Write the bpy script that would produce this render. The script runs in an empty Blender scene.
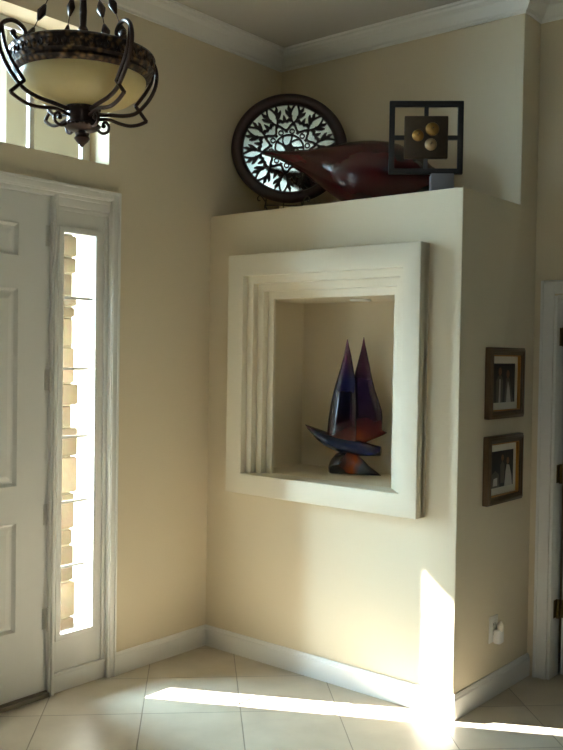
import bpy, bmesh, math, random
from mathutils import Vector, Matrix
random.seed(7)
PI = math.pi
scene = bpy.context.scene
COL = scene.collection
K = 1.13                      # everything is laid out in survey units and brought to metres at the end

# ------------------------------------------------------------------ materials
def srgb(r, g, b):
    def f(c):
        c /= 255.0
        return c / 12.92 if c <= 0.04045 else ((c + 0.055) / 1.055) ** 2.4
    return (f(r), f(g), f(b), 1.0)

def new_mat(name):
    m = bpy.data.materials.new(name); m.use_nodes = True
    nt = m.node_tree
    return m, nt, nt.nodes['Principled BSDF']

def paint(name, col, rough=0.6, bump=0.0, scale=60.0, vary=0.0, metallic=0.0, spec=0.5):
    m, nt, b = new_mat(name)
    b.inputs['Base Color'].default_value = col
    b.inputs['Roughness'].default_value = rough
    b.inputs['Metallic'].default_value = metallic
    b.inputs['Specular IOR Level'].default_value = spec
    tc = nt.nodes.new('ShaderNodeTexCoord')
    n = nt.nodes.new('ShaderNodeTexNoise'); n.inputs['Scale'].default_value = scale; n.inputs['Detail'].default_value = 4
    nt.links.new(tc.outputs['Object'], n.inputs['Vector'])
    if bump:
        bp = nt.nodes.new('ShaderNodeBump'); bp.inputs['Strength'].default_value = bump; bp.inputs['Distance'].default_value = 0.004
        nt.links.new(n.outputs['Fac'], bp.inputs['Height']); nt.links.new(bp.outputs['Normal'], b.inputs['Normal'])
    if vary:
        mx = nt.nodes.new('ShaderNodeMix'); mx.data_type = 'RGBA'
        mx.inputs[6].default_value = [c * (1 - vary) for c in col[:3]] + [1]
        mx.inputs[7].default_value = [min(1, c * (1 + vary)) for c in col[:3]] + [1]
        nt.links.new(n.outputs['Fac'], mx.inputs[0]); nt.links.new(mx.outputs[2], b.inputs['Base Color'])
    return m

M = {}
M['wall'] = paint('wall_paint', srgb(222, 209, 181), 0.75, 0.06, 90, spec=0.25)
M['low_bounce'] = paint('low_bounce_taupe', srgb(92, 82, 70), 0.8, spec=0.2)  # dark tone picked for unseen walls and ceilings to hold down bounce light
M['plaster'] = paint('surround_plaster', srgb(225, 216, 193), 0.55, 0.04, 70, spec=0.35)
M['ceiling'] = paint('ceiling_paint', srgb(190, 186, 176), 0.85, 0.05, 120, spec=0.2)
M['trim'] = paint('white_gloss_trim', srgb(232, 231, 224), 0.35)
M['door'] = paint('white_door_paint', srgb(226, 226, 219), 0.4)
M['hinge'] = paint('painted_hinge', srgb(212, 211, 202), 0.4)
M['brass'] = paint('antique_brass', srgb(104, 84, 44), 0.45, metallic=0.8)
M['bronze'] = paint('dark_bronze', srgb(58, 40, 32), 0.33, 0.2, 60, 0.25, metallic=0.55)
M['stucco_out'] = paint('porch_stucco', srgb(136, 127, 106), 0.85, 0.2, 60, spec=0.2)
M['soffit'] = paint('porch_soffit', srgb(150, 138, 110), 0.8, spec=0.2)
M['concrete'] = paint('porch_paving', srgb(92, 87, 80), 0.8, 0.1, 40, 0.06)
M['threshold'] = paint('threshold_metal', srgb(120, 112, 98), 0.45, metallic=0.6)
M['wood_dark'] = paint('dark_brown_wood', srgb(50, 26, 20), 0.38, 0.1, 25, 0.25)
M['fret'] = paint('fretwork_wood', srgb(38, 21, 16), 0.5, 0.1, 40, 0.2)
M['black'] = paint('black_lacquer', srgb(20, 16, 15), 0.4)
M['wire'] = paint('grey_wire', srgb(120, 112, 98), 0.35, metallic=0.8)
M['red_glaze'] = paint('oxblood_glaze', srgb(62, 13, 16), 0.2, 0.0, 8, 0.35, spec=0.6)
M['medal'] = paint('brown_relief_panel', srgb(58, 42, 20), 0.5, 0.4, 45, 0.35)
M['gold'] = paint('old_gold_fruit', srgb(140, 102, 40), 0.42, 0.2, 30, 0.2, metallic=0.4)
M['gold_pale'] = paint('pale_gold_fruit', srgb(164, 138, 98), 0.42, 0.2, 30, 0.2, metallic=0.3)
M['grey_stone'] = paint('grey_block', srgb(118, 116, 120), 0.6, 0.1, 30)
M['frame_brown'] = paint('brown_picture_frame', srgb(82, 60, 34), 0.35, 0.1, 40, 0.2)
M['frame_gold'] = paint('gold_fillet', srgb(176, 124, 52), 0.4, metallic=0.5)
M['mat_board'] = paint('white_mat_board', srgb(222, 216, 200), 0.8)
M['photo_dark'] = paint('photo_shadow', srgb(26, 22, 20), 0.5, 0.0, 60, 0.5)
M['photo_light'] = paint('photo_light', srgb(196, 190, 178), 0.5, 0.0, 60, 0.2)
M['photo_mid'] = paint('photo_mid', srgb(92, 82, 72), 0.5, 0.0, 60, 0.2)
M['photo_skin'] = paint('photo_skin', srgb(128, 92, 66), 0.5)
M['plastic'] = paint('white_plastic', srgb(232, 230, 222), 0.4)
M['slot'] = paint('outlet_slot', srgb(30, 28, 26), 0.6)
M['lens'] = paint('frosted_lens', srgb(236, 230, 212), 0.4)

def tile_material():
    m, nt, b = new_mat('diagonal_stone_tile')
    L = nt.links.new; N = nt.nodes.new
    tc = N('ShaderNodeTexCoord'); mp = N('ShaderNodeMapping'); mp.vector_type = 'POINT'
    mp.inputs['Scale'].default_value = (1 / K, 1 / K, 1 / K)
    mp.inputs['Rotation'].default_value = (0, 0, -PI / 4)
    mp.inputs['Location'].default_value = (0.265 + .0025, 0.066 + .0025, 0)
    L(tc.outputs['Object'], mp.inputs['Vector'])
    br = N('ShaderNodeTexBrick'); br.offset = 0.0; br.squash = 1.0
    br.inputs['Color1'].default_value = srgb(198, 187, 166); br.inputs['Color2'].default_value = srgb(206, 195, 175)
    br.inputs['Mortar'].default_value = srgb(152, 141, 120)
    br.inputs['Scale'].default_value = 1.0
    br.inputs['Mortar Size'].default_value = 0.0028; br.inputs['Mortar Smooth'].default_value = 0.3
    br.inputs['Brick Width'].default_value = 0.409; br.inputs['Row Height'].default_value = 0.409
    L(mp.outputs['Vector'], br.inputs['Vector'])
    n1 = N('ShaderNodeTexNoise'); n1.inputs['Scale'].default_value = 5; n1.inputs['Detail'].default_value = 6
    L(tc.outputs['Object'], n1.inputs['Vector'])
    rmp = N('ShaderNodeValToRGB'); rmp.color_ramp.elements[0].position = 0.3; rmp.color_ramp.elements[1].position = 0.75
    rmp.color_ramp.elements[0].color = (0.86, 0.85, 0.82, 1); rmp.color_ramp.elements[1].color = (1.05, 1.05, 1.05, 1)
    L(n1.outputs['Fac'], rmp.inputs['Fac'])
    mx = N('ShaderNodeMix'); mx.data_type = 'RGBA'; mx.blend_type = 'MULTIPLY'; mx.inputs[0].default_value = 1
    L(br.outputs['Color'], mx.inputs[6]); L(rmp.outputs['Color'], mx.inputs[7]); L(mx.outputs[2], b.inputs['Base Color'])
    bp = N('ShaderNodeBump'); bp.invert = True; bp.inputs['Strength'].default_value = 0.6; bp.inputs['Distance'].default_value = 0.004
    L(br.outputs['Fac'], bp.inputs['Height'])
    n2 = N('ShaderNodeTexNoise'); n2.inputs['Scale'].default_value = 14; n2.inputs['Detail'].default_value = 3
    L(tc.outputs['Object'], n2.inputs['Vector'])
    bp2 = N('ShaderNodeBump'); bp2.inputs['Strength'].default_value = 0.08; bp2.inputs['Distance'].default_value = 0.004
    L(n2.outputs['Fac'], bp2.inputs['Height']); L(bp.outputs['Normal'], bp2.inputs['Normal']); L(bp2.outputs['Normal'], b.inputs['Normal'])
    b.inputs['Roughness'].default_value = 0.34
    return m
M['tile'] = tile_material()

def glass_material():
    m = bpy.data.materials.new('window_glass'); m.use_nodes = True
    nt = m.node_tree; nt.nodes.clear()
    out = nt.nodes.new('ShaderNodeOutputMaterial'); mix = nt.nodes.new('ShaderNodeMixShader')
    t = nt.nodes.new('ShaderNodeBsdfTransparent'); g = nt.nodes.new('ShaderNodeBsdfGlossy'); g.inputs['Roughness'].default_value = 0.02
    mix.inputs[0].default_value = 0.05
    nt.links.new(t.outputs[0], mix.inputs[1]); nt.links.new(g.outputs[0], mix.inputs[2]); nt.links.new(mix.outputs[0], out.inputs[0])
    return m
M['glass'] = glass_material()

def mirror_material():
    m, nt, b = new_mat('pale_mirror')
    b.inputs['Base Color'].default_value = srgb(214, 224, 212); b.inputs['Metallic'].default_value = 1.0; b.inputs['Roughness'].default_value = 0.12
    return m
M['mirror'] = mirror_material()

def bowl_material():
    m, nt, b = new_mat('cream_alabaster_glass')
    b.inputs['Base Color'].default_value = srgb(226, 212, 160); b.inputs['Roughness'].default_value = 0.3
    n = nt.nodes.new('ShaderNodeTexNoise'); n.inputs['Scale'].default_value = 6; n.inputs['Detail'].default_value = 5
    tc = nt.nodes.new('ShaderNodeTexCoord'); nt.links.new(tc.outputs['Object'], n.inputs['Vector'])
    mx = nt.nodes.new('ShaderNodeMix'); mx.data_type = 'RGBA'
    mx.inputs[6].default_value = srgb(226, 208, 150); mx.inputs[7].default_value = srgb(246, 236, 196)
    nt.links.new(n.outputs['Fac'], mx.inputs[0]); nt.links.new(mx.outputs[2], b.inputs['Base Color'])
    tr = nt.nodes.new('ShaderNodeBsdfTranslucent'); nt.links.new(mx.outputs[2], tr.inputs['Color'])
    ms = nt.nodes.new('ShaderNodeMixShader'); ms.inputs[0].default_value = 0.55
    nt.links.new(b.outputs[0], ms.inputs[1]); nt.links.new(tr.outputs[0], ms.inputs[2])
    nt.links.new(ms.outputs[0], nt.nodes['Material Output'].inputs['Surface'])
    return m
M['bowl'] = bowl_material()

def ornate_material():
    m, nt, b = new_mat('ornate_bronze')
    tc = nt.nodes.new('ShaderNodeTexCoord'); v = nt.nodes.new('ShaderNodeTexVoronoi'); v.inputs['Scale'].default_value = 45
    nt.links.new(tc.outputs['Object'], v.inputs['Vector'])
    r = nt.nodes.new('ShaderNodeValToRGB'); r.color_ramp.elements[0].color = srgb(132, 100, 62); r.color_ramp.elements[1].color = srgb(44, 31, 24)
    r.color_ramp.elements[1].position = 0.55
    nt.links.new(v.outputs['Distance'], r.inputs['Fac']); nt.links.new(r.outputs['Color'], b.inputs['Base Color'])
    bp = nt.nodes.new('ShaderNodeBump'); bp.invert = True; bp.inputs['Strength'].default_value = 0.7; bp.inputs['Distance'].default_value = 0.006
    nt.links.new(v.outputs['Distance'], bp.inputs['Height']); nt.links.new(bp.outputs['Normal'], b.inputs['Normal'])
    b.inputs['Metallic'].default_value = 0.6; b.inputs['Roughness'].default_value = 0.4
    return m
M['ornate'] = ornate_material()

def art_glass(name, stops, axis='Z', lo=0.0, hi=1.0, scale=5.0, warp=0.35):
    """coloured hot-worked glass: colour bands along one axis of the piece, swirled by noise"""
    m, nt, b = new_mat(name)
    L = nt.links.new; N = nt.nodes.new
    tc = N('ShaderNodeTexCoord'); sp = N('ShaderNodeSeparateXYZ'); L(tc.outputs['Object'], sp.inputs[0])
    mr = N('ShaderNodeMapRange'); mr.inputs['From Min'].default_value = lo * K; mr.inputs['From Max'].default_value = hi * K
    L(sp.outputs[axis], mr.inputs['Value'])
    n = N('ShaderNodeTexNoise'); n.inputs['Scale'].default_value = scale; n.inputs['Detail'].default_value = 3
    L(tc.outputs['Object'], n.inputs['Vector'])
    ma = N('ShaderNodeMath'); ma.operation = 'MULTIPLY_ADD'; ma.inputs[1].default_value = warp * 2; ma.inputs[2].default_value = -warp
    L(n.outputs['Fac'], ma.inputs[0])
    ad = N('ShaderNodeMath'); L(mr.outputs[0], ad.inputs[0]); L(ma.outputs[0], ad.inputs[1])
    r = N('ShaderNodeValToRGB')
    while len(r.color_ramp.elements) < len(stops): r.color_ramp.elements.new(0.5)
    for e, (p, c) in zip(r.color_ramp.elements, stops): e.position = p; e.color = c
    L(ad.outputs[0], r.inputs['Fac']); L(r.outputs['Color'], b.inputs['Base Color'])
    b.inputs['Roughness'].default_value = 0.12; b.inputs['Specular IOR Level'].default_value = 0.55
    b.inputs['Coat Weight'].default_value = 0.3
    return m
M['sail_glass'] = art_glass('sail_glass', [(0.0, srgb(150, 66, 22)), (0.14, srgb(84, 24, 16)), (0.32, srgb(36, 18, 34)), (0.55, srgb(26, 18, 48)), (0.8, srgb(62, 22, 46)), (1.0, srgb(96, 40, 62))], 'Z', 0.13, 0.67, 6, 0.16)
M['sail_blue'] = art_glass('sail_blue_glass', [(0.0, srgb(96, 26, 14)), (0.16, srgb(52, 18, 22)), (0.35, srgb(18, 17, 38)), (0.6, srgb(24, 26, 70)), (0.85, srgb(58, 26, 54)), (1.0, srgb(110, 62, 84))], 'Z', 0.15, 0.66, 6, 0.15)
M['hull_glass'] = art_glass('hull_glass', [(0.0, srgb(70, 26, 26)), (0.15, srgb(24, 32, 56)), (0.5, srgb(22, 34, 66)), (0.85, srgb(18, 26, 84)), (1.0, srgb(24, 22, 50))], 'X', -0.25, 0.12, 6, 0.12)
M['base_glass'] = art_glass('base_glass', [(0.0, srgb(22, 18, 20)), (0.3, srgb(60, 34, 24)), (0.5, srgb(164, 72, 24)), (0.68, srgb(86, 92, 98)), (1.0, srgb(34, 22, 20))], 'X', -0.13, 0.12, 9, 0.25)

def stone_material():
    m, nt, b = new_mat('stacked_tan_stone')
    L = nt.links.new; N = nt.nodes.new
    oi = N('ShaderNodeNewGeometry'); r = N('ShaderNodeValToRGB')
    r.color_ramp.elements[0].color = srgb(84, 71, 53); r.color_ramp.elements[1].color = srgb(120, 106, 84)
    L(oi.outputs['Random Per Island'], r.inputs['Fac'])
    tc = N('ShaderNodeTexCoord'); n = N('ShaderNodeTexNoise'); n.inputs['Scale'].default_value = 18; n.inputs['Detail'].default_value = 6
    L(tc.outputs['Object'], n.inputs['Vector'])
    mx = N('ShaderNodeMix'); mx.data_type = 'RGBA'; mx.blend_type = 'MULTIPLY'; mx.inputs[0].default_value = 0.5
    L(r.outputs['Color'], mx.inputs[6]); L(n.outputs['Color'], mx.inputs[7])
    mx.inputs[0].default_value = .25; mx.blend_type = 'OVERLAY'
    L(mx.outputs[2], b.inputs['Base Color'])
    bp = N('ShaderNodeBump'); bp.inputs['Strength'].default_value = 0.6; bp.inputs['Distance'].default_value = 0.01
    L(n.outputs['Fac'], bp.inputs['Height']); L(bp.outputs['Normal'], b.inputs['Normal'])
    b.inputs['Roughness'].default_value = 0.85
    return m
M['stone'] = stone_material()

# ------------------------------------------------------------------ mesh helpers
def obj(name, bm, mat, parent=None, loc=(0, 0, 0), rot=(0, 0, 0), smooth=False, bevel=0.0, seg=2, angle=30):
    bmesh.ops.recalc_face_normals(bm, faces=bm.faces[:])
    me = bpy.data.meshes.new(name); bm.to_mesh(me); bm.free()
    mats = mat if isinstance(mat, (list, tuple)) else [mat]
    for m in mats: me.materials.append(m)
    o = bpy.data.objects.new(name, me); COL.objects.link(o)
    o.location = loc; o.rotation_euler = rot
    if bevel:
        md = o.modifiers.new('bevel', 'BEVEL'); md.width = bevel; md.segments = seg; md.limit_method = 'ANGLE'; md.angle_limit = math.radians(angle)
        apply_mods(o)
        smooth = True
    if smooth:
        me = o.data
        for p in me.polygons: p.use_smooth = True
        if hasattr(me, 'set_sharp_from_angle'): me.set_sharp_from_angle(angle=math.radians(40))
    if parent: o.parent = parent
    return o

def apply_mods(o):
    dg = bpy.context.evaluated_depsgraph_get()
    me = bpy.data.meshes.new_from_object(o.evaluated_get(dg))
    old = o.data; nm = old.name
    o.modifiers.clear(); o.data = me
    bpy.data.meshes.remove(old); me.name = nm

def struct(name, bm, mat, parent=None, **kw):
    o = obj(name, bm, mat, parent, **kw)
    if parent is None: o['kind'] = 'structure'
    return o

def thing(name, label, cat, loc=(0, 0, 0), rotz=0.0, group=None):
    o = bpy.data.objects.new(name, None); COL.objects.link(o)
    o.location = loc; o.rotation_euler = (0, 0, rotz); o.empty_display_size = 0.1
    o['label'] = label; o['category'] = cat
    if group: o['group'] = group
    return o

def tag(o, label, cat, group=None):
    o['label'] = label; o['category'] = cat
    if group: o['group'] = group
    return o

def box(bm, x0, x1, y0, y1, z0, z1, mi=0):
    vs = [bm.verts.new((x, y, z)) for x in (x0, x1) for y in (y0, y1) for z in (z0, z1)]
    for f in ((0, 1, 3, 2), (4, 6, 7, 5), (0, 4, 5, 1), (2, 3, 7, 6), (0, 2, 6, 4), (1, 5, 7, 3)):
        bm.faces.new([vs[i] for i in f]).material_index = mi
    return vs

def prism(bm, pts, h0, h1, plane='xy'):
    """polygon pts in a plane pulled along the third axis"""
    def P(p, h):
        a, b = p
        return {'xy': (a, b, h), 'xz': (a, h, b), 'yz': (h, a, b)}[plane]
    A = [bm.verts.new(P(p, h0)) for p in pts]; B = [bm.verts.new(P(p, h1)) for p in pts]
    bm.faces.new(A); bm.faces.new(B[::-1])
    n = len(pts)
    for i in range(n): bm.faces.new((A[i], A[(i + 1) % n], B[(i + 1) % n], B[i]))

def ring_frame(bm, u0, u1, v0, v1, iu0, iu1, iv0, iv1, h0, h1, plane='xz'):
    """rectangular ring with thickness h0..h1"""
    def P(a, b, h): return {'xz': (a, h, b), 'yz': (h, a, b), 'xy': (a, b, h)}[plane]
    o = [(u0, v0), (u1, v0), (u1, v1), (u0, v1)]; i_ = [(iu0, iv0), (iu1, iv0), (iu1, iv1), (iu0, iv1)]
    V = {}
    for h in (h0, h1):
        V[h] = ([bm.verts.new(P(a, b, h)) for a, b in o], [bm.verts.new(P(a, b, h)) for a, b in i_])
    for k in range(4):
        j = (k + 1) % 4
        for h in (h0, h1):
            O, I = V[h]; bm.faces.new((O[k], O[j], I[j], I[k]))
        bm.faces.new((V[h0][0][k], V[h0][0][j], V[h1][0][j], V[h1][0][k]))
        bm.faces.new((V[h0][1][k], V[h0][1][j], V[h1][1][j], V[h1][1][k]))

def wall_grid(bm, u0, u1, v0, v1, holes, h0, h1, plane):
    us = sorted({u0, u1, *[c for h in holes for c in h[:2]]}); vs = sorted({v0, v1, *[c for h in holes for c in h[2:]]})
    us = [u for u in us if u0 <= u <= u1]; vs = [v for v in vs if v0 <= v <= v1]
    def P(a, b, h): return {'xz': (a, h, b), 'yz': (h, a, b), 'xy': (a, b, h)}[plane]
    cache = {}
    def V(i, j, h):
        k = (i, j, h)
        if k not in cache: cache[k] = bm.verts.new(P(us[i], vs[j], h))
        return cache[k]
    nu, nv = len(us) - 1, len(vs) - 1
    def solid(i, j):
        if not (0 <= i < nu and 0 <= j < nv): return False
        a, b = (us[i] + us[i + 1]) / 2, (vs[j] + vs[j + 1]) / 2
        return not any(h[0] < a < h[1] and h[2] < b < h[3] for h in holes)
    for i in range(nu):
        for j in range(nv):
            if not solid(i, j): continue
            for h in (h0, h1): bm.faces.new((V(i, j, h), V(i + 1, j, h), V(i + 1, j + 1, h), V(i, j + 1, h)))
            for (di, dj, a, b) in ((-1, 0, (i, j), (i, j + 1)), (1, 0, (i + 1, j), (i + 1, j + 1)), (0, -1, (i, j), (i + 1, j)), (0, 1, (i, j + 1), (i + 1, j + 1))):
                if not solid(i + di, j + dj): bm.faces.new((V(*a, h0), V(*b, h0), V(*b, h1), V(*a, h1)))

def sweep(bm, path, prof, z=0.0):
    """profile (offset to the right of travel, height) carried along a 2-D path with mitred corners"""
    pts = [Vector(p) for p in path]; rings = []
    for i, p in enumerate(pts):
        ns = []
        if i > 0: d = (p - pts[i - 1]).normalized(); ns.append(Vector((d.y, -d.x)))
        if i < len(pts) - 1: d = (pts[i + 1] - p).normalized(); ns.append(Vector((d.y, -d.x)))
        n = sum(ns, Vector((0, 0))).normalized(); n = n / max(0.3, n.dot(ns[0]))
        rings.append([bm.verts.new((p.x + n.x * a, p.y + n.y * a, z + b)) for a, b in prof])
    m = len(prof)
    for A, B in zip(rings, rings[1:]):
        for k in range(m): bm.faces.new((A[k], A[(k + 1) % m], B[(k + 1) % m], B[k]))
    bm.faces.new(rings[0]); bm.faces.new(rings[-1][::-1])

def lathe(bm, prof, seg=48, center=(0, 0, 0), closed=False, mat=None):
    """(r, z) profile spun around z"""
    T = mat or Matrix.Translation(center)
    rings = []
    for r, z in prof:
        if r < 1e-5: rings.append([bm.verts.new(T @ Vector((0, 0, z)))])
        else: rings.append([bm.verts.new(T @ Vector((r * math.cos(2 * PI * k / seg), r * math.sin(2 * PI * k / seg), z))) for k in range(seg)])
    prs = list(zip(rings, rings[1:])) + ([(rings[-1], rings[0])] if closed else [])
    for A, B in prs:
        for k in range(seg):
            j = (k + 1) % seg
            if len(A) == 1 and len(B) == 1: break
            if len(A) == 1: bm.faces.new((A[0], B[k], B[j]))
            elif len(B) == 1: bm.faces.new((A[k], A[j], B[0]))
            else: bm.faces.new((A[k], A[j], B[j], B[k]))

def smooth_path(pts, n=6):
    P = [Vector(p) for p in pts]; out = []
    for i in range(len(P) - 1):
        p0 = P[max(i - 1, 0)]; p1 = P[i]; p2 = P[i + 1]; p3 = P[min(i + 2, len(P) - 1)]
        for k in range(n):
            t = k / n
            out.append(0.5 * ((2 * p1) + (p2 - p0) * t + (2 * p0 - 5 * p1 + 4 * p2 - p3) * t * t + (3 * p1 - p0 - 3 * p2 + p3) * t ** 3))
    out.append(P[-1]); return out

def tube(bm, pts, r, seg=8, mi=0):
    P = [Vector(p) for p in pts]; n = len(P); R = r if isinstance(r, (list, tuple)) else [r] * n
    t0 = (P[1] - P[0]).normalized(); up = Vector((0, 0, 1)) if abs(t0.z) < 0.9 else Vector((1, 0, 0))
    nrm = t0.cross(up).normalized(); rings = []
    for i in range(n):
        t = (P[min(i + 1, n - 1)] - P[max(i - 1, 0)]).normalized()
        nrm = (nrm - t * nrm.dot(t)).normalized(); bn = t.cross(nrm)
        rings.append([bm.verts.new(P[i] + (nrm * math.cos(2 * PI * k / seg) + bn * math.sin(2 * PI * k / seg)) * R[i]) for k in range(seg)])
    for A, B in zip(rings, rings[1:]):
        for k in range(seg): bm.faces.new((A[k], A[(k + 1) % seg], B[(k + 1) % seg], B[k])).material_index = mi
    bm.faces.new(rings[0]); bm.faces.new(rings[-1][::-1])

def loft(bm, rows, seg=20):
    """rows of (centre, half-axis vector a, half-axis vector b): elliptical sections"""
    rings = []
    for c, a, b in rows:
        c, a, b = Vector(c), Vector(a), Vector(b)
        rings.append([bm.verts.new(c + a * math.cos(2 * PI * k / seg) + b * math.sin(2 * PI * k / seg)) for k in range(seg)])
    for A, B in zip(rings, rings[1:]):
        for k in range(seg): bm.faces.new((A[k], A[(k + 1) % seg], B[(k + 1) % seg], B[k]))
    bm.faces.new(rings[0]); bm.faces.new(rings[-1][::-1])

def ribbon(bm, pts, w, y0, y1):
    """flat strap in the x-z plane: width w (list or number), from depth y0 to y1"""
    P = [Vector((p[0], p[1])) for p in pts]; n = len(P); W = w if isinstance(w, (list, tuple)) else [w] * n
    L = []
    for i in range(n):
        t = (P[min(i + 1, n - 1)] - P[max(i - 1, 0)]).normalized(); nn = Vector((-t.y, t.x)) * W[i] / 2
        a, b = P[i] + nn, P[i] - nn
        L.append([bm.verts.new((a.x, y0, a.y)), bm.verts.new((b.x, y0, b.y)), bm.verts.new((b.x, y1, b.y)), bm.verts.new((a.x, y1, a.y))])
    for A, B in zip(L, L[1:]):
        for k in range(4): bm.faces.new((A[k], A[(k + 1) % 4], B[(k + 1) % 4], B[k]))
    bm.faces.new(L[0]); bm.faces.new(L[-1][::-1])

def disc_xz(bm, r, y0, y1, seg=64, cx=0, cz=0):
    prism(bm, [(cx + r * math.cos(2 * PI * k / seg), cz + r * math.sin(2 * PI * k / seg)) for k in range(seg)], y0, y1, 'xz')

def BM(): return bmesh.new()

# ------------------------------------------------------------------ survey numbers
W, T, D, E, HC = 1.4327, 2.1952, 0.5389, 0.7089, 3.145    # partition width, shelf height, shelf depth, partition depth, ceiling
BH = 0.103
DC = -1.416                                            # middle of the entrance (door centre) along the left wall
YB, XR = -6.5, 6.4                                     # back and right walls
WT = 0.18                                              # entrance wall thickness
WX, YW = -2.2, -3.5                                     # unseen front room added beside the entrance to light the niche wall
def mir(y): return 2 * DC - y

# ------------------------------------------------------------------ setting
bm = BM(); box(bm, -WT, XR + .1, YB - .1, 2.6, -0.12, 0); box(bm, WX - .1, -WT, YB - .1, YW + .1, -.12, 0); struct('floor', bm, M['tile'])
FX, HH = 1.72, 4.9                                        # edge of the low entrance ceiling, big-room height made up for the mirror's reflection
bm = BM(); box(bm, -WT, FX, YB - .1, 2.6, HC, HC + .12); box(bm, FX, XR + .1, E + .1, 2.6, HC, HC + .12); struct('ceiling', bm, M['ceiling'])
bm = BM(); box(bm, WX - .1, -WT, YB - .1, YW + .1, HC, HC + .12); struct('ceiling_added', bm, M['low_bounce'])
bm = BM(); box(bm, FX, XR + .1, YB - .1, E + .1, HH, HH + .1); struct('ceiling_upper', bm, M['low_bounce'])
bm = BM(); box(bm, FX - .1, FX, YB - .1, E + .1, HC + .12, HH); struct('wall_upper', bm, M['low_bounce'])
TR0, TR1, TZ0, TZ1 = mir(-0.664), -0.664, 2.342, 2.91
bm = BM(); wall_grid(bm, YW, 2.6, 0, HC, [(mir(-0.632), -0.632, 0, 2.185), (TR0, TR1, TZ0, TZ1)], -WT, 0, 'yz')
wl = struct('wall_left', bm, [M['wall'], M['stucco_out']])
for p in wl.data.polygons:
    if p.normal.x < -.9: p.material_index = 1

# partition block with the plant shelf, niche cut out
bm = BM(); prism(bm, [(0, 0), (E + .1, 0), (E + .1, HC), (D, HC), (D, T), (0, T)], -0.06, W, 'yz')
wn = struct('wall_niche', bm, M['wall'])
for (x0, x1, y0, y1, z0, z1) in ((.25, 1.23, -.1, .055, .905, 1.9), (.27, 1.21, .0, .43, .917, 1.768)):
    cb = BM(); box(cb, x0, x1, y0, y1, z0, z1); bmesh.ops.recalc_face_normals(cb, faces=cb.faces[:])
    me = bpy.data.meshes.new('cut'); cb.to_mesh(me); cb.free()
    c = bpy.data.objects.new('cut', me); COL.objects.link(c)
    md = wn.modifiers.new('b', 'BOOLEAN'); md.operation = 'DIFFERENCE'; md.object = c; md.solver = 'EXACT'
    apply_mods(wn); bpy.data.objects.remove(c); bpy.data.meshes.remove(me)
md = wn.modifiers.new('bevel', 'BEVEL'); md.width = .016; md.segments = 4; md.limit_method = 'ANGLE'; md.angle_limit = math.radians(40)
apply_mods(wn)
for p in wn.data.polygons: p.use_smooth = True
wn.data.set_sharp_from_angle(angle=math.radians(35))

# stepped plaster surround of the niche
bm = BM()
for k in range(4):
    i = .036 * k
    y0 = -.0707 + .036 * k
    if k < 2: o_ = (.1913, 1.2804, .8191, 1.9766)
    else: o_ = (.252, 1.228, .907, 1.898)
    ring_frame(bm, *o_, .289 + i, 1.193 - i, .917 - .0005 * k, 1.874 - i, y0, y0 + .058 if k < 3 else .056)
struct('trim_1', bm, M['plaster'], bevel=.010, seg=3)

# hall wall with an open doorway, dark room beyond
HX0, HX1, HZ = 1.535, 2.27, 1.79
bm = BM(); wall_grid(bm, W - .03, XR + .1, 0, HH, [(HX0, HX1, 0, HZ)], E, E + .1, 'xz'); struct('wall_hall', bm, M['wall'])
bm = BM(); box(bm, 1.0, XR + .1, 2.5, 2.6, 0, HC); struct('wall_closet_back', bm, M['wall'])
bm = BM(); box(bm, W - .06, W - .01, E + .1, 2.5, 0, HC); struct('wall_closet_side', bm, M['wall'])
bm = BM(); box(bm, 3.0, 3.1, E + .1, 2.5, 0, HC); struct('wall_closet_end', bm, M['wall'])
# right and back walls of the room behind the camera, back wall with two openings added for light
RW = (-3.6, -1.6, .35, 2.3)
FW = (-2.1, -.2, .05, 1.6)  # low opening added to throw daylight onto the niche wall
BW = (4.9, 6.3, 3.45, 4.8)  # high opening added so the round mirror reflects bright sky
bm = BM(); wall_grid(bm, YB - .1, E, 0, HH, [], XR, XR + .1, 'yz'); struct('wall_right', bm, M['low_bounce'])
bm = BM(); wall_grid(bm, WX, XR, 0, HH, [BW, FW], YB - .1, YB, 'xz'); struct('wall_back', bm, M['low_bounce'])
bm = BM(); box(bm, WX - .1, WX, YB - .1, YW + .1, 0, HC); struct('wall_added_room', bm, M['low_bounce'])
bm = BM(); box(bm, WX, -WT, YW, YW + .1, 0, HC); struct('wall_added_side', bm, M['low_bounce'])

# baseboards and crown
bp = [(0, 0), (.015, 0), (.015, .082), (.011, .088), (.011, .093), (.006, .103), (0, .103)]
bm = BM(); sweep(bm, [(0, -.6063), (0, 0), (W, 0), (W, E)], bp); struct('baseboard_left', bm, M['trim'])
bm = BM(); sweep(bm, [(0, YW), (0, mir(-.6063))], bp); struct('baseboard_entry', bm, M['trim'])
bm = BM(); sweep(bm, [(2.33, E), (XR, E)], bp); struct('baseboard_hall', bm, M['trim'])
cp = [(0, -.088), (.006, -.088), (.010, -.078), (.022, -.072), (.036, -.056), (.056, -.034), (.080, -.022), (.086, -.012), (.100, -.010), (.104, 0), (0, 0)]
bm = BM(); sweep(bm, [(0, YW), (0, D), (W, D), (W, E), (FX, E)], cp, HC); struct('trim_2', bm, M['trim'])

# entrance casing around door and both sidelights
bm = BM()
def casing(y0, y1, z1, w, x0, x1):
    box(bm, x0, x1, y1 - w, y1, 0, z1); box(bm, x0, x1, y0, y0 + w, 0, z1)
    box(bm, x0, x1, y0 + w, y1 - w, z1 - w, z1)
c0, c1 = mir(-.6063), -.6063
casing(c0, c1, 2.2208, .036, -.001, .016)
casing(c0 - .0, c1 + .0, 2.2208, .012, .016, .023)
casing(c0 + .030, c1 - .030, 2.1908, .012, -.03, .012)
struct('trim_3', bm, M['trim'], bevel=.003)
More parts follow.
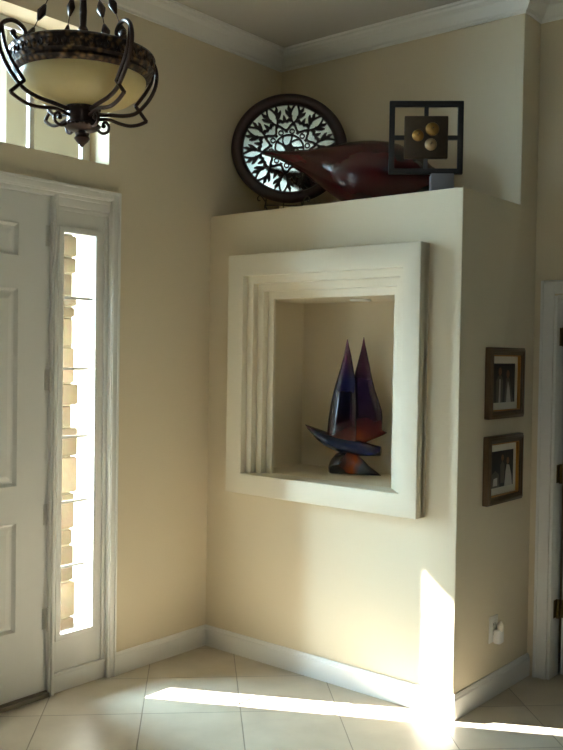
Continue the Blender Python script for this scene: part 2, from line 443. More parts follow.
# jambs between door and sidelights, head jamb
bm = BM()
for s in (0, 1):
    a, b = (-.961, -.936) if s == 0 else (mir(-.936), mir(-.961))
    box(bm, -.12, -.004, a, b, 0, 2.17)
    a2, b2 = (-.955, -.940) if s == 0 else (mir(-.940), mir(-.955))
    box(bm, -.006, .008, a2, b2, 0, 2.17)
box(bm, -.12, -.002, mir(-.648), -.648, 2.163, 2.186)
box(bm, -.14, -.004, mir(-.648) - .016, mir(-.648), 0, 2.186); box(bm, -.14, -.004, -.648, -.632, 0, 2.186)
struct('trim_4', bm, M['trim'], bevel=.003)

# entrance door: slab with six moulded panels, hinges
d0, d1, dz0, dz1, dx = mir(-.962), -.962, .022, 2.160, -.022
cols = [(-1.36, -1.121), (mir(-1.121), mir(-1.36))]
rows = [(.313, .773), (.929, 1.757), (1.893, 2.026)]
def door_slab(bm, d0, d1, dz0, dz1, x, th, cols, rows, plane='yz', sgn=1):
    us = sorted({d0, d1, *[c for p in cols for c in p]}); vs = sorted({dz0, dz1, *[c for p in rows for c in p]})
    def P(a, b, h): return {'yz': (h, a, b), 'xz': (a, h, b)}[plane]
    V = [[bm.verts.new(P(u, v, x)) for v in vs] for u in us]; panels = []
    for i in range(len(us) - 1):
        for j in range(len(vs) - 1):
            f = bm.faces.new((V[i][j], V[i + 1][j], V[i + 1][j + 1], V[i][j + 1]))
            if any(abs(us[i] - c[0]) < 1e-6 for c in cols) and any(abs(vs[j] - r[0]) < 1e-6 for r in rows): panels.append(f)
    n = Vector(P(0, 0, sgn))
    def ins(fs, th_, dep):
        bmesh.ops.inset_individual(bm, faces=fs, thickness=th_, use_even_offset=True)
        for v in {v for f in fs for v in f.verts}: v.co += n * dep
    ins(panels, .007, .004); ins(panels, .006, -.008); ins(panels, .006, -.007); ins(panels, .010, 0); ins(panels, .022, .009)
    bd = [e for e in bm.edges if len(e.link_faces) == 1]
    r = bmesh.ops.extrude_edge_only(bm, edges=bd); nv = [g for g in r['geom'] if isinstance(g, bmesh.types.BMVert)]
    for v in nv: v.co -= n * th
    bm.faces.new(sorted(nv, key=lambda v: math.atan2(v.co.z - (dz0 + dz1) / 2, (v.co.y if plane == 'yz' else v.co.x) - (d0 + d1) / 2)))
bm = BM(); door_slab(bm, d0, d1, dz0, dz1, dx, .045, cols, rows)
door = struct('door_1', bm, M['door'])
for z in (.338, .792, 1.373, 1.99):
    bm = BM(); tube(bm, [(-.004, -.966, z - .048), (-.004, -.966, z + .048)], .0075, 10)
    tube(bm, [(-.004, -.966, z - .054), (-.004, -.966, z + .054)], .0045, 8)
    box(bm, -.0225, -.019, -.985, -.964, z - .045, z + .045)
    obj('hinge', bm, M['hinge'], door, smooth=True)
# lever handle on the far edge of the door (beyond the picture)
bm = BM(); lathe(bm, [(0, 0), (.028, 0), (.026, .008), (.01, .01), (.01, .045), (0, .045)], 20, mat=Matrix.Translation((dx, mir(-1.03), .95)) @ Matrix.Rotation(PI / 2, 4, 'Y'))
tube(bm, [(dx + .04, mir(-1.03), .95), (dx + .043, mir(-1.08), .952), (dx + .04, mir(-1.13), .948)], .008, 8)
obj('door_handle', bm, M['brass'], door, smooth=True)
bm = BM(); box(bm, -.14, .004, d0, d1, 0, .019); box(bm, -.06, -.012, d0, d1, .019, .024); struct('trim_5', bm, M['threshold'])

# sidelights
def sidelight(idx, f):
    def Y(a, b): return (a, b) if f == 0 else (mir(b), mir(a))
    bm = BM()
    g0, g1, gz0, gz1 = -.898, -.716, .247, 2.019
    # board with the glass opening
    a, b = Y(-.936, -.648); ga, gb = Y(g0, g1)
    ring_frame(bm, a, b, 0, 2.163, ga, gb, gz0, gz1, -.06, -.022, 'yz')
    o0, o1 = Y(g0 - .022, g1 + .022)
    ring_frame(bm, o0, o1, gz0 - .022, gz1 + .022, ga + .004, gb - .004, gz0 + .004, gz1 - .004, -.05, -.013, 'yz')   # glazing bead
    a2, b2 = Y(-.936, -.648)
    box(bm, -.03, -.010, a2, b2, 0, .075)          # plinth
    box(bm, -.03, -.004, a2, b2, .075, .088)
    box(bm, -.03, -.006, a2, b2, 2.128, 2.163)     # head moulding
    box(bm, -.03, -.014, a2, b2, 2.110, 2.128)
    a3, b3 = Y(-.668, -.648); box(bm, -.03, -.012, a3, b3, .088, 2.11)
    fr = struct('window_%d' % idx, bm, M['trim'], bevel=.0025)
    bm = BM(); box(bm, -.044, -.040, ga, gb, gz0, gz1); obj('pane', bm, M['glass'], fr)
    for z in (.542, .829, 1.118, 1.42, 1.733):
        bm = BM(); box(bm, -.0395, -.0365, ga, gb, z - .0058, z + .0058); obj('muntin', bm, M['trim'], fr)
    return fr
sidelight(1, 0); sidelight(2, 1)

# transom
bm = BM(); fx0, fx1 = -.168, -.135
ring_frame(bm, TR0, TR1, TZ0, TZ1, TR0 + .042, TR1 - .042, TZ0 + .03, TZ1 - .042, fx0, fx1, 'yz')
tw = struct('window_3', bm, M['trim'], bevel=.003)
bm = BM(); box(bm, -.153, -.149, TR0 + .04, TR1 - .04, TZ0 + .03, TZ1 - .04); obj('pane', bm, M['glass'], tw)
wd = (TR1 - TR0 - .084) / 5.2
for k in range(1, 5):
    y = TR1 - .042 - wd * k
    bm = BM(); box(bm, -.163, -.138, y - .011, y + .011, TZ0 + .03, TZ1 - .042); obj('muntin', bm, M['trim'], tw)

# unseen windows added behind the camera for light and the mirror's reflection
def added_window(idx, u0, u1, z0, z1, h0, h1, plane):
    bm = BM(); ring_frame(bm, u0, u1, z0, z1, u0 + .06, u1 - .06, z0 + .06, z1 - .06, h0, h1, plane)
    fr = struct('window_%d' % idx, bm, M['trim'])
    hm = (h0 + h1) / 2
    bm = BM(); (box(bm, hm - .002, hm + .002, u0 + .05, u1 - .05, z0 + .05, z1 - .05) if plane == 'yz' else box(bm, u0 + .05, u1 - .05, hm - .002, hm + .002, z0 + .05, z1 - .05)); obj('pane', bm, M['glass'], fr)
    um = (u0 + u1) / 2
    bm = BM(); (box(bm, h0, h1, um - .025, um + .025, z0 + .06, z1 - .06) if plane == 'yz' else box(bm, um - .025, um + .025, h0, h1, z0 + .06, z1 - .06)); obj('mullion', bm, M['trim'], fr)
added_window(4, BW[0], BW[1], BW[2], BW[3], YB - .07, YB - .03, 'xz')
added_window(5, FW[0], FW[1], FW[2], FW[3], YB - .07, YB - .03, 'xz')

# hall door standing open into the dark room, casing
bm = BM()
for (w, y0) in ((.062, E - .014), (.014, E - .021)):
    x0, x1, z1 = HX0 - .066, HX1 + .066, HZ + .07
    box(bm, max(x0, W + .030), x0 + w, y0, E + .001, 0, z1); box(bm, x1 - w, x1, y0, E + .001, 0, z1); box(bm, x0 + w, x1 - w, y0, E + .001, z1 - w, z1)
box(bm, HX0 - .004, HX0 + .010, E - .004, E + .104, 0, HZ); box(bm, HX1 - .010, HX1 + .004, E - .004, E + .104, 0, HZ); box(bm, HX0 + .01, HX1 - .01, E - .004, E + .104, HZ - .014, HZ + .004)
struct('trim_6', bm, M['trim'], bevel=.003)
bm = BM(); box(bm, HX0 + .034, HX0 + .069, E + .07, E + .07 + .68, .015, HZ - .02)
d2 = struct('door_2', bm, M['door'])
for z in (.325, .96, 1.6):
    bm = BM(); tube(bm, [(HX0 + .021, E + .055, z - .045), (HX0 + .021, E + .055, z + .045)], .008, 10)
    box(bm, HX0 + .009, HX0 + .012, E + .03, E + .06, z - .042, z + .042); box(bm, HX0 + .032, HX0 + .060, E + .066, E + .070, z - .042, z + .042)
    obj('hinge', bm, M['brass'], d2, smooth=True)

# ------------------------------------------------------------------ outside the entrance
bm = BM(); box(bm, -9, -WT, -10, 6, -.2, -.06); struct('floor_porch', bm, M['concrete'])
bm = BM(); box(bm, -3.2, -.22, .30, .42, -.06, 3.35); struct('wall_porch', bm, M['stucco_out'])
bm = BM(); box(bm, -2.1, -WT, -6.5, .42, 3.35, 3.45); struct('ceiling_porch', bm, M['soffit'])
bm = BM(); box(bm, -2.1, -1.9, -6.5, .42, 3.19, 3.36); struct('trim_7', bm, M['soffit'])
bm = BM(); box(bm, -8, 2.5, -9.0, YB - .1, 2.3, 2.4); struct('ceiling_sun_block', bm, M['soffit'])  # unseen roof added to keep direct sun out of the front-room window
bm = BM(); box(bm, -9, 12, -14, -10, -.2, -.06); struct('floor_yard', bm, M['concrete'])
col = thing('stone_column', 'tan stacked stone porch column seen through the sidelight glass', 'column', (-1.0, -.42, -.06))
bm = BM(); z = 0.0; rr = random.Random(3)
while z < 2.38:
    h = rr.choice([.06, .09, .12, .16, .20])
    for (n, lo, hi) in ((0, -.2, .2),):
        cut = rr.uniform(-.08, .08)
        for (a, b) in ((-.205, cut), (cut, .205)):
            j = rr.uniform(-.014, .014)
            for (x0, x1) in ((-.2 + rr.uniform(-.01, .01), 0), (0, .2 + rr.uniform(-.014, .006))):
                e0 = a + (rr.uniform(-.02, .02) if a < -.2 else 0) + .004; e1 = b + (rr.uniform(-.028, .022) if b > .2 else 0) - .004
                box(bm, x0 + .003, x1 - .003, e0, e1, z + .004, min(z + h, 2.4) - .004)
    z += h
obj('stone_shaft', bm, M['stone'], col, bevel=.012, seg=2)
bm = BM(); box(bm, -.18, .18, -.18, .18, 0, 2.4); obj('mortar_core', bm, M['stucco_out'], col)
bm = BM(); box(bm, -.24, .24, -.26, .255, 2.4, 2.46); box(bm, -.17, .17, -.235, .23, 2.46, 3.41); obj('upper_post', bm, M['stucco_out'], col)

# ------------------------------------------------------------------ chandelier
CZ = 2.438
ch = thing('chandelier', 'dark bronze chandelier with a cream glass bowl and scrolled arms, hanging before the transom', 'chandelier', (.9, -1.51, CZ))
bm = BM(); lathe(bm, [(.192, -.004), (.214, .002), (.2245, -.003), (.228, -.010), (.222, -.018), (.2225, -.046), (.214, -.056), (.216, -.064), (.208, -.074), (.200, -.078), (.192, -.072)], 72, closed=True)
for k in range(28):
    a = 2 * PI * k / 28; R_ = Matrix.Rotation(a, 4, 'Z')
    for (r, z, s, e) in ((.224, -.031, .0105, 1.0), (.223, -.024, .006, .9), (.223, -.042, .006, .9)):
        bmesh.ops.create_icosphere(bm, subdivisions=1, radius=s, matrix=R_ @ Matrix.Translation((r, 0, z)) @ Matrix.Diagonal((.5, e, 1, 1)))
    pts = [R_ @ Matrix.Rotation(2 * PI / 56, 4, 'Z') @ Vector((.2245, .008 * math.sin(t), -.032 + .010 * math.cos(t))) for t in [PI * .2 * i for i in range(9)]]
    tube(bm, pts, .0028, 5)
obj('ornate_ring', bm, M['ornate'], ch, smooth=True)
bm = BM(); lathe(bm, [(.199, -.070), (.1985, -.085), (.192, -.102), (.176, -.124), (.150, -.143), (.115, -.157), (.075, -.166), (.03, -.170), (0, -.171), (0, -.167), (.03, -.166), (.075, -.162), (.113, -.153), (.147, -.139), (.172, -.121), (.188, -.100), (.194, -.085), (.194, -.070)], 64, closed=False)
obj('glass_bowl', bm, M['bowl'], ch, smooth=True)
bm = BM(); lathe(bm, [(0, -.166), (.050, -.166), (.055, -.170), (.054, -.178), (.047, -.183), (.047, -.218), (.054, -.222), (.055, -.230), (.046, -.238), (.018, -.242), (0, -.242)], 32)
for k in range(24):
    a = 2 * PI * k / 24
    for z in (-.174, -.226):
        bmesh.ops.create_icosphere(bm, subdivisions=1, radius=.0045, matrix=Matrix.Translation((.0545 * math.cos(a), .0545 * math.sin(a), z)))
obj('hub', bm, M['bronze'], ch, smooth=True)
bm = BM(); lathe(bm, [(0, -.236), (.010, -.240), (.012, -.245), (.023, -.249), (.020, -.257), (.025, -.265), (.019, -.275), (.010, -.283), (.005, -.290), (0, -.293)], 20)
obj('finial', bm, M['bronze'], ch, smooth=True)
bm = BM(); top = HC - CZ
pr = [(0, -.17), (.009, -.17)]
zz = -.05
while zz < top - .04:
    pr += [(.010, zz), (.0165, zz + .012), (.010, zz + .024), (.012, zz + .07), (.010, zz + .10)]; zz += .115
pr += [(.010, top - .02), (0, top - .02)]
lathe(bm, pr, 16); obj('stem', bm, M['bronze'], ch, smooth=True)
bm = BM(); lathe(bm, [(0, top - .035), (.02, top - .035), (.05, top - .022), (.062, top - .006), (.064, top), (0, top)], 32); obj('ceiling_canopy', bm, M['bronze'], ch, smooth=True)
scroll = [(.250, .026), (.243, .014), (.228, .010), (.212, .022), (.210, .042), (.228, .060), (.256, .066), (.284, .050), (.298, .016), (.296, -.03), (.278, -.076), (.250, -.115), (.213, -.148), (.165, -.172), (.11, -.182), (.07, -.188), (.040, -.190)]
innr = [(.288, .040), (.283, .005), (.274, -.030), (.258, -.062), (.238, -.092), (.212, -.124)]
outr = [(.258, -.176), (.225, -.194), (.185, -.204), (.145, -.203), (.105, -.198), (.07, -.203), (.040, -.210)]
low = [(.040, -.222), (.056, -.238), (.078, -.246), (.099, -.238), (.103, -.220), (.092, -.209), (.081, -.215), (.083, -.225)]
for k, az in enumerate((-58, 32, 122, 212)):
    # azimuth measured in the room: the camera lies towards +x, -y of the chandelier
    a = math.radians(az) + (-.6935)
    u = Vector((math.cos(a), math.sin(a), 0))
    def P3(p): return u * (p[0] * .94 if p[0] > .06 else p[0]) + Vector((0, 0, p[1] - .020 * max(0, (p[1] + .1) / .16) + .010 * max(0, min(1, (-.15 - p[1]) / .03))))
    bm = BM()
    tube(bm, smooth_path([P3(p) for p in scroll], 5), .0066, 8)
    tube(bm, smooth_path([P3(p) for p in innr], 5) + [P3((.2125, -.1245))], .0060, 8)
    tube(bm, [P3((.210, -.123)), P3((.259, -.177))], .0060, 8)
    tube(bm, smooth_path([P3(p) for p in outr], 5), .0060, 8)
    tube(bm, smooth_path([P3(p) for p in low], 5), .0050, 8)
    bmesh.ops.create_icosphere(bm, subdivisions=2, radius=.010, matrix=Matrix.Translation(P3((.250, .026))))
    bmesh.ops.create_icosphere(bm, subdivisions=2, radius=.008, matrix=Matrix.Translation(P3((.083, -.222))))
    obj('arm', bm, M['bronze'], ch, smooth=True)
for k in range(4):
    a = math.radians(25 + 90 * k) - .6935
    p0 = Vector((.185 * math.cos(a), .185 * math.sin(a), -.01)); p1 = Vector((.020 * math.cos(a), .020 * math.sin(a), .36))
    bm = BM(); tube(bm, [p0, p1], .0016, 5)
    d = (p1 - p0); Ln = d.length; q = d.to_track_quat('Z', 'Y').to_matrix().to_4x4()
    t = .035
    while t < Ln - .02:
        lathe(bm, [(0, -.032), (.005, -.027), (.0105, -.012), (.0145, 0), (.0105, .012), (.005, .027), (0, .032)], 8, mat=Matrix.Translation(p0 + d * (t / Ln)) @ q)
        t += .086
    obj('bead_strand', bm, M['bronze'], ch, smooth=True)

# ------------------------------------------------------------------ on the plant shelf
YAW = .6935                                                   # things turned towards the foyer
def facing(off=0.0): return YAW + off                          # local x = to the right, local -y = towards the room
# fretwork roundel on a wire easel
rd = thing('round_fretwork_mirror', 'round mirror behind dark pierced wooden fretwork, leaning on a wire easel on the shelf', 'mirror', (.262, .300, 2.560), YAW)
rd.scale = (.985, 1, .925)
bm = BM(); prof = [(.245, .006), (.245, -.010), (.251, -.018), (.267, -.024), (.288, -.022), (.301, -.012), (.304, 0), (.301, .010), (.285, .012)]
lathe(bm, prof, 96, closed=True, mat=Matrix.Rotation(-PI / 2, 4, 'X') @ Matrix.Identity(4))
obj('rim', bm, M['wood_dark'], rd, smooth=True)
bm = BM(); disc_xz(bm, .255, .002, .008, 96); obj('mirror_glass', bm, M['mirror'], rd)
bm = BM(); ya, yb = -.008, .0015; q_ = .248
def pol(r, th): return (q_ * r * math.sin(th), q_ * r * math.cos(th))
NS = 10; st = 2 * PI / NS
for k in range(NS):
    t0 = st * k + math.radians(8)
    for s in (1, -1):
        # the two bowed stems round a leaf-shaped opening
        ribbon(bm, smooth_path([(*pol(.56, t0), 0), (*pol(.66, t0 + s * .085), 0), (*pol(.78, t0 + s * .115), 0), (*pol(.90, t0 + s * .075), 0), (*pol(1.0, t0 + s * .02), 0)], 4), [.010] * 17, ya, yb)
        # thorny leaves growing off the stems
        ribbon(bm, [pol(.70, t0 + s * .10), pol(.78, t0 + s * .185), pol(.82, t0 + s * .235), pol(.87, t0 + s * .255)], [.020, .022, .014, .003], ya, yb)
        ribbon(bm, [pol(.82, t0 + s * .115), pol(.90, t0 + s * .17), pol(.97, t0 + s * .175)], [.020, .016, .004], ya, yb)
        ribbon(bm, [pol(.62, t0 + s * .07), pol(.64, t0 + s * .17), pol(.60, t0 + s * .24), pol(.62, t0 + s * .3142)], [.014, .020, .016, .012], ya, yb)
        ribbon(bm, [pol(.56, t0), pol(.51, t0 + s * .10), pol(.45, t0 + s * .18), pol(.40, t0 + s * .3142)], [.018, .012, .012, .010], ya, yb)
    tm = t0 + st / 2
    ribbon(bm, [pol(.60, tm), pol(.68, tm), pol(.75, tm)], [.022, .016, .004], ya, yb)
    ribbon(bm, [pol(.36, tm), pol(.44, tm)], [.014, .012], ya, yb)
    # small rings of the inner circle
    ribbon(bm, [(pol(.385, t0)[0] + .012 * math.cos(a), pol(.385, t0)[1] + .012 * math.sin(a)) for a in [2 * PI * i / 12 for i in range(13)]], .006, ya, yb)
ribbon(bm, [pol(.30, 2 * PI * i / 48) for i in range(49)], .009, ya, yb)
for k in range(5):
    t0 = 2 * PI * k / 5 + .2
    ribbon(bm, [pol(.08, t0), pol(.2, t0), pol(.32, t0)], [.016, .008, .014], ya, yb)
    ribbon(bm, smooth_path([(*pol(.12, t0), 0), (*pol(.22, t0 + .35), 0), (*pol(.30, t0 + .63), 0)], 3), .007, ya, yb)
prism(bm, [pol(.13, .2 + PI / 2 * k) for k in range(4)], ya, yb, 'xz')
ribbon(bm, [pol(.99, 2 * PI * i / 72) for i in range(73)], .010, ya, yb)
obj('fretwork', bm, M['fret'], rd)

es = thing('wire_easel', 'grey wire display easel holding up the round fretwork mirror', 'easel', (.262, .300, T), YAW)
bm = BM(); zb = 2.276 - T
for s in (-1, 1):
    x = s * .095 - .025
    tube(bm, smooth_path([(x - s * .02, -.115, .003), (x - s * .012, -.10, .03), (x, -.06, .062), (x, -.034, .060), (x, .03, zb - .004), (x * .8, .05, .25), (x * .3, .06, .40)], 6), .0032, 6)
    tube(bm, smooth_path([(x, -.036, .058), (x + .004, -.052, .075), (x + s * .012, -.054, .100), (x + s * .026, -.052, .112), (x + s * .038, -.050, .100), (x + s * .034, -.05, .086), (x + s * .024, -.05, .088)], 5), .0032, 6)
tube(bm, [(-.12, .03, zb - .004), (.07, .03, zb - .004)], .003, 6)
obj('wire_frame', bm, M['wire'], es, smooth=True)
bm = BM(); tube(bm, [(-.025, .055, .40), (-.025, .10, .003)], .0032, 6); obj('back_leg', bm, M['wire'], es, smooth=True)

# long-necked dark red vase lying on its side
vs = thing('long_necked_vase', 'glossy dark red long-necked vase lying on its side along the shelf', 'vase', (.815, .27, T), math.radians(20))
rows = []
for s, zt, r in ((-.562, .299, .008), (-.555, .297, .013), (-.52, .293, .016), (-.481, .281, .022), (-.43, .266, .034), (-.377, .252, .050), (-.323, .232, .068), (-.246, .206, .103), (-.19, .186, .126), (-.13, .170, .149), (-.06, .163, .160), (.0, .160, .160), (.06, .158, .154), (.118, .152, .143), (.166, .146, .124), (.215, .142, .098), (.25, .138, .070), (.272, .134, .052), (.285, .130, .048), (.29, .130, .030), (.29, .130, .004)):
    rows.append(((s, 0, max(zt, r + .001)), (0, r, 0), (0, 0, r)))
bm = BM(); loft(bm, rows, 40); obj('vase_body', bm, M['red_glaze'], vs, smooth=True)

# open square frame with a fruit panel, raised on a small block
sq = thing('square_fruit_plaque', 'black open square frame with a brown panel of three gold fruits, right end of shelf', 'wall art', (1.18, .12, 2.293), YAW - .06)
bm = BM(); ring_frame(bm, -.160, .160, 0, .316, -.136, .136, .024, .292, -.012, .012, 'xz'); obj('outer_frame', bm, M['black'], sq, bevel=.003)
for (x0, x1, z0, z1) in ((-.009, .009, .246, .294), (-.009, .009, .022, .070), (-.138, -.092, .149, .167), (.092, .138, .149, .167)):
    bm = BM(); box(bm, x0, x1, -.008, .008, z0, z1); obj('connector', bm, M['black'], sq)
bm = BM(); box(bm, -.094, .094, -.014, .010, .066, .250); obj('panel', bm, M['medal'], sq, bevel=.004)
for (x, z, r, m) in ((-.036, .165, .026, 'gold'), (.026, .192, .030, 'gold'), (.020, .126, .027, 'gold_pale')):
    bm = BM(); rws = [(0, -1.0)]
    lathe(bm, [(r * math.cos(a), r * .8 * math.sin(a)) for a in [PI / 2 * i / 8 for i in range(8)]] + [(.004, r * .76), (0, r * .74)], 24, mat=Matrix.Translation((x, -.012, z)) @ Matrix.Rotation(PI / 2, 4, 'X'))
    f = obj('fruit', bm, M[m], sq, smooth=True)
    bm = BM(); tube(bm, [(x, -.012 - r * .72, z), (x + .003, -.012 - r * .72 - .006, z + .003)], .0022, 6); obj('stem', bm, M['medal'], f, smooth=True)
bm = BM(); box(bm, -.05, .05, -.035, .035, 0, .0965)
tag(obj('display_block', bm, M['grey_stone'], loc=(1.235, .166, T), rot=(0, 0, YAW - .06), bevel=.004), 'small grey block propping up the black square frame', 'stand')

# ------------------------------------------------------------------ niche
rl = thing('recessed_light', 'small round recessed downlight in the ceiling of the niche', 'light', (.745, .27, 1.768))
bm = BM(); lathe(bm, [(.040, -.0005), (.052, -.0005), (.052, -.006), (.046, -.008), (.040, -.004)], 40, closed=True); obj('trim_ring', bm, M['trim'], rl, smooth=True)
bm = BM(); lathe(bm, [(0, -.003), (.041, -.003), (.041, -.0005), (0, -.0005)], 32); obj('lens', bm, M['lens'], rl)

bt = thing('glass_sailboat', 'dark blue and red art glass sailboat sculpture standing in the wall niche', 'sculpture', (.712, .306, .917), .40)
def section_loft(name, rws, mat, seg=24):
    bm = BM(); loft(bm, rws, seg); return obj(name, bm, mat, bt, smooth=True)
# base: a lump that tails off to the right
rws = []
for x, zb_, zt, t in ((-.131, .006, .030, .010), (-.128, .002, .052, .030), (-.118, .0, .074, .045), (-.095, .0, .102, .055), (-.065, .0,   .112, .060), (-.030, .0, .112, .060), (.0, .0, .100, .055), (.03, .0, .076, .045), (.06, .0, .046, .034), (.09, .0, .024, .020), (.112, .0, .008, .008), (.118, .0, .003, .003)):
    rws.append(((x * 1.04, 0, (zb_ + zt) / 2), (0, t, 0), (0, 0, (zt - zb_) / 2)))
section_loft('base', rws, M['base_glass'])
# hull
rws = []
for x, zb_, zt, t in ((-.250, .230, .236, .003), (-.238, .212, .232, .012), (-.215, .188, .226, .024), (-.185, .158, .216, .034), (-.145, .130, .204, .042), (-.10, .112, .194, .046), (-.06, .101, .185, .048), (0, .093, .170, .046), (.05, .092, .159, .040), (.085, .094, .150, .032), (.112, .096, .144, .024), (.116, .100, .141, .020)):
    rws.append(((x * 1.04, 0, (zb_ + zt) / 2), (0, t, 0), (0, 0, (zt - zb_) / 2)))
section_loft('hull', rws, M['hull_glass'])
# sails: tapering blades
def sail(name, rows_, yo, mat):
    rws = []
    for z, x0, x1, t in rows_: rws.append((((x0 + x1) / 2 * 1.04, yo(z) if callable(yo) else yo, z), ((x1 - x0) / 2 * 1.06, 0, 0), (0, t, 0)))
    return section_loft(name, rws, mat)
sail('sail', [(.15, -.125, .00, .012), (.20, -.137, .00, .020), (.26, -.134, .00, .024), (.33, -.125, .00, .025), (.40, -.112, -.005, .023), (.46, -.096, -.009, .020), (.52, -.079, -.018, .016), (.58, -.064, -.029, .011), (.63, -.056, -.041, .007), (.660, -.051, -.047, .003)], -.018, M['sail_blue'])
sail('sail', [(.135, -.04, .01, .010), (.155, -.04, .035, .014), (.175, -.04, .075, .017), (.195, -.04, .118, .018), (.209, -.04, .140, .018), (.222, -.04, .116, .020), (.245, -.04, .115, .022), (.28, -.04, .116, .023), (.315, -.04, .113, .024), (.36, -.04, .098, .024), (.42, -.034, .078, .021), (.48, -.021, .063, .018), (.54, -.006, .051, .014), (.60, .008, .038, .009), (.64, .016, .029, .006), (.671, .021, .024, .003)], .016, M['sail_glass'])

# ------------------------------------------------------------------ side wall: pictures and outlet
def picture(name, label, yc, zc, hw, hh, people):
    p = thing(name, label, 'picture', (W, yc, zc), 0, 'framed photographs on the side wall')
    bm = BM()
    ring_frame(bm, -hw, hw, -hh, hh, -hw + .034, hw - .034, -hh + .034, hh - .034, .001, .028, 'yz')
    ring_frame(bm, -hw + .008, hw - .008, -hh + .008, hh - .008, -hw + .024, hw - .024, -hh + .024, hh - .024, .026, .034, 'yz')
    obj('frame', bm, M['frame_brown'], p, bevel=.004)
    bm = BM(); ring_frame(bm, -hw + .032, hw - .032, -hh + .032, hh - .032, -hw + .040, hw - .040, -hh + .039, hh - .039, .006, .023, 'yz'); obj('gold_fillet', bm, M['frame_gold'], p)['label'] = 'gold inner lip of frame'
    bm = BM(); box(bm, .002, .010, -hw + .033, hw - .033, -hh + .033, hh - .033); obj('mat_board', bm, M['mat_board'], p)
    pw, ph = hw - .068, hh - .070
    bm = BM(); box(bm, .010, .0112, -pw, pw, -ph, ph)
    x = .0116
    for poly, mi in people:
        vsx = [bm.verts.new((x, a * pw, b * ph)) for a, b in poly]; f = bm.faces.new(vsx); f.material_index = mi
        x += .0002
    obj('photograph', bm, [M['photo_dark'], M['photo_light'], M['photo_mid'], M['photo_skin']], p)
    return p
def ell(cx, cy, rx, ry, n=14): return [(cx + rx * math.cos(2 * PI * i / n), cy + ry * math.sin(2 * PI * i / n)) for i in range(n)]
picture('framed_photograph', 'upper framed photograph of two people with white mat on side wall', .388, 1.388, .170, .156,
        [([(-.75, -1), (-.8, .1), (-.6, .38), (-.3, .38), (-.15, .1), (-.2, -1)], 2), ([(-.55, -1), (-.5, .2), (-.4, .2), (-.38, -1)], 1), (ell(-.45, .58, .15, .22), 3),
         ([(.0, -1), (.1, -.2), (.15, .25), (.45, .25), (.6, -.2), (.85, -1)], 2), ([(.15, -1), (.22, -.35), (.3, .1), (.45, -.2), (.62, -1)], 1), (ell(.3, .45, .15, .21), 3)])
picture('framed_photograph', 'lower framed photograph of two people with white mat, below its twin on side wall', .388, 1.0085, .172, .150,
        [([(-1, -1), (-1, -.25), (-.7, -.05), (-.35, -.3), (-.3, -1)], 2), ([(-.9, -.9), (-.85, -.5), (-.5, -.45), (-.5, -.9)], 1), ([(-.2, -.8), (-.25, .2), (-.05, .45), (.15, .2), (.12, -.8)], 2), (ell(-.05, .6, .12, .18), 3),
         ([(.15, -1), (.25, -.2), (.35, .2), (.6, .15), (.8, -.4), (.9, -1)], 1), (ell(.45, .4, .13, .2), 3)])

ol = thing('wall_outlet', 'white wall outlet plate low on the side wall', 'outlet', (W, .345, .300))
bm = BM(); box(bm, .0005, .006, -.040, .040, -.058, .058); obj('cover_plate', bm, M['plastic'], ol, bevel=.002)
for z in (.022, -.022):
    bm = BM(); box(bm, .005, .008, -.017, .017, z - .015, z + .015); s_ = obj('socket', bm, M['plastic'], ol, bevel=.001)
    bm = BM()
    for y in (-.007, .007): box(bm, .0079, .0084, y - .0015, y + .0015, z - .004, z + .007)
    obj('slot', bm, M['slot'], s_)
pg = thing('plug_in_air_freshener', 'white plug-in air freshener stuck in the wall outlet', 'air freshener', (W + .0082, .352, .278))
bm = BM(); box(bm, 0, .034, -.022, .026, -.040, .024); obj('body', bm, M['plastic'], pg, bevel=.010, seg=3)
bm = BM(); lathe(bm, [(0, -.014), (.013, -.014), (.015, -.008), (.015, .014), (.009, .022), (.006, .03), (0, .03)], 20, center=(.024, .004, .030)); obj('bottle', bm, M['lens'], pg, smooth=True)

# ------------------------------------------------------------------ bring to metres
done = set()
for o in scene.objects:
    o.location = o.location * K
    if o.type == 'MESH' and o.data.name not in done:
        o.data.transform(Matrix.Scale(K, 4)); done.add(o.data.name)

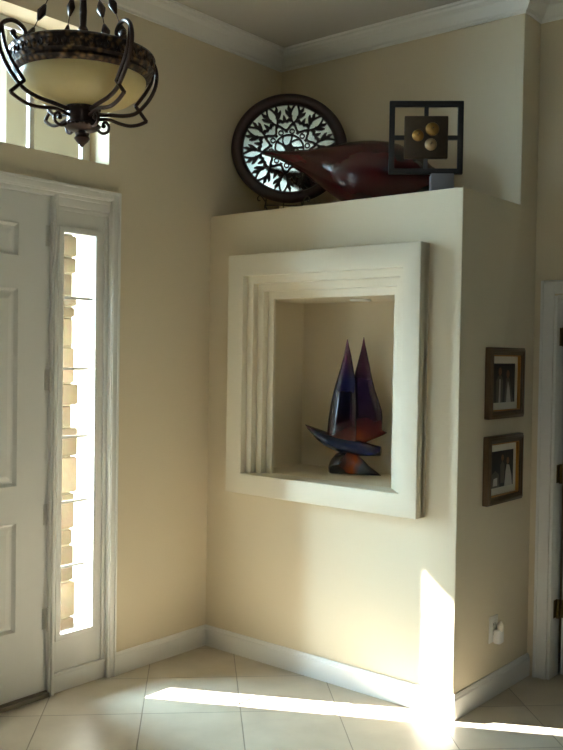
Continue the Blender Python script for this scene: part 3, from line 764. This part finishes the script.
# ------------------------------------------------------------------ light
SKY_BASE, SKY_GLOW = 1.5, 100.0
sun = bpy.data.lights.new('sun', 'SUN'); sun.energy = 115.0; sun.angle = math.radians(.6); sun.color = (1.0, .98, .95)
so = bpy.data.objects.new('sun', sun); COL.objects.link(so)
el, az = math.radians(34), math.radians(29)
d = Vector((math.cos(el) * math.cos(az), math.cos(el) * math.sin(az), -math.sin(el)))
so.rotation_euler = d.to_track_quat('-Z', 'Y').to_euler(); so.location = (-6, -4, 6)
# hazy sky: pale blue overall, much brighter towards the sun
w = bpy.data.worlds.new('sky'); scene.world = w; w.use_nodes = True
nt = w.node_tree; bg = nt.nodes['Background']
tc = nt.nodes.new('ShaderNodeTexCoord'); dp = nt.nodes.new('ShaderNodeVectorMath'); dp.operation = 'DOT_PRODUCT'
nt.links.new(tc.outputs['Generated'], dp.inputs[0]); dp.inputs[1].default_value = tuple(-d)
cl = nt.nodes.new('ShaderNodeMath'); cl.operation = 'MAXIMUM'; cl.inputs[1].default_value = 0.0; nt.links.new(dp.outputs['Value'], cl.inputs[0])
pw = nt.nodes.new('ShaderNodeMath'); pw.operation = 'POWER'; pw.inputs[1].default_value = 2.0; nt.links.new(cl.outputs[0], pw.inputs[0])
ma = nt.nodes.new('ShaderNodeMath'); ma.operation = 'MULTIPLY_ADD'; ma.inputs[1].default_value = SKY_GLOW; ma.inputs[2].default_value = SKY_BASE
nt.links.new(pw.outputs[0], ma.inputs[0]); nt.links.new(ma.outputs[0], bg.inputs['Strength'])
bg.inputs['Color'].default_value = (.57, .83, 1.0, 1)

# ------------------------------------------------------------------ camera
cam = bpy.data.cameras.new('camera'); co = bpy.data.objects.new('camera', cam); COL.objects.link(co)
cam.sensor_fit = 'HORIZONTAL'; cam.sensor_width = 36; cam.lens = 901.58 / 563 * 36; cam.clip_start = .05
r = Vector((.76867969, .63944029, .01573702)); u = Vector((-.02697396, .00782486, .99960551)); f = Vector((-.6390649, .76880094, -.02326305))
m = Matrix((r, u, -f)).transposed().to_4x4(); m.translation = Vector((3.23347, -3.30914, 1.5)) * K
co.matrix_world = m
scene.camera = co

# ------------------------------------------------------------------ colour
scene.view_settings.view_transform = 'Standard'; scene.view_settings.look = 'None'
scene.view_settings.gamma = 1.0; scene.view_settings.exposure = -0.15; scene.view_settings.use_curve_mapping = False
scene.cycles.diffuse_bounces = 6; scene.cycles.max_bounces = 12
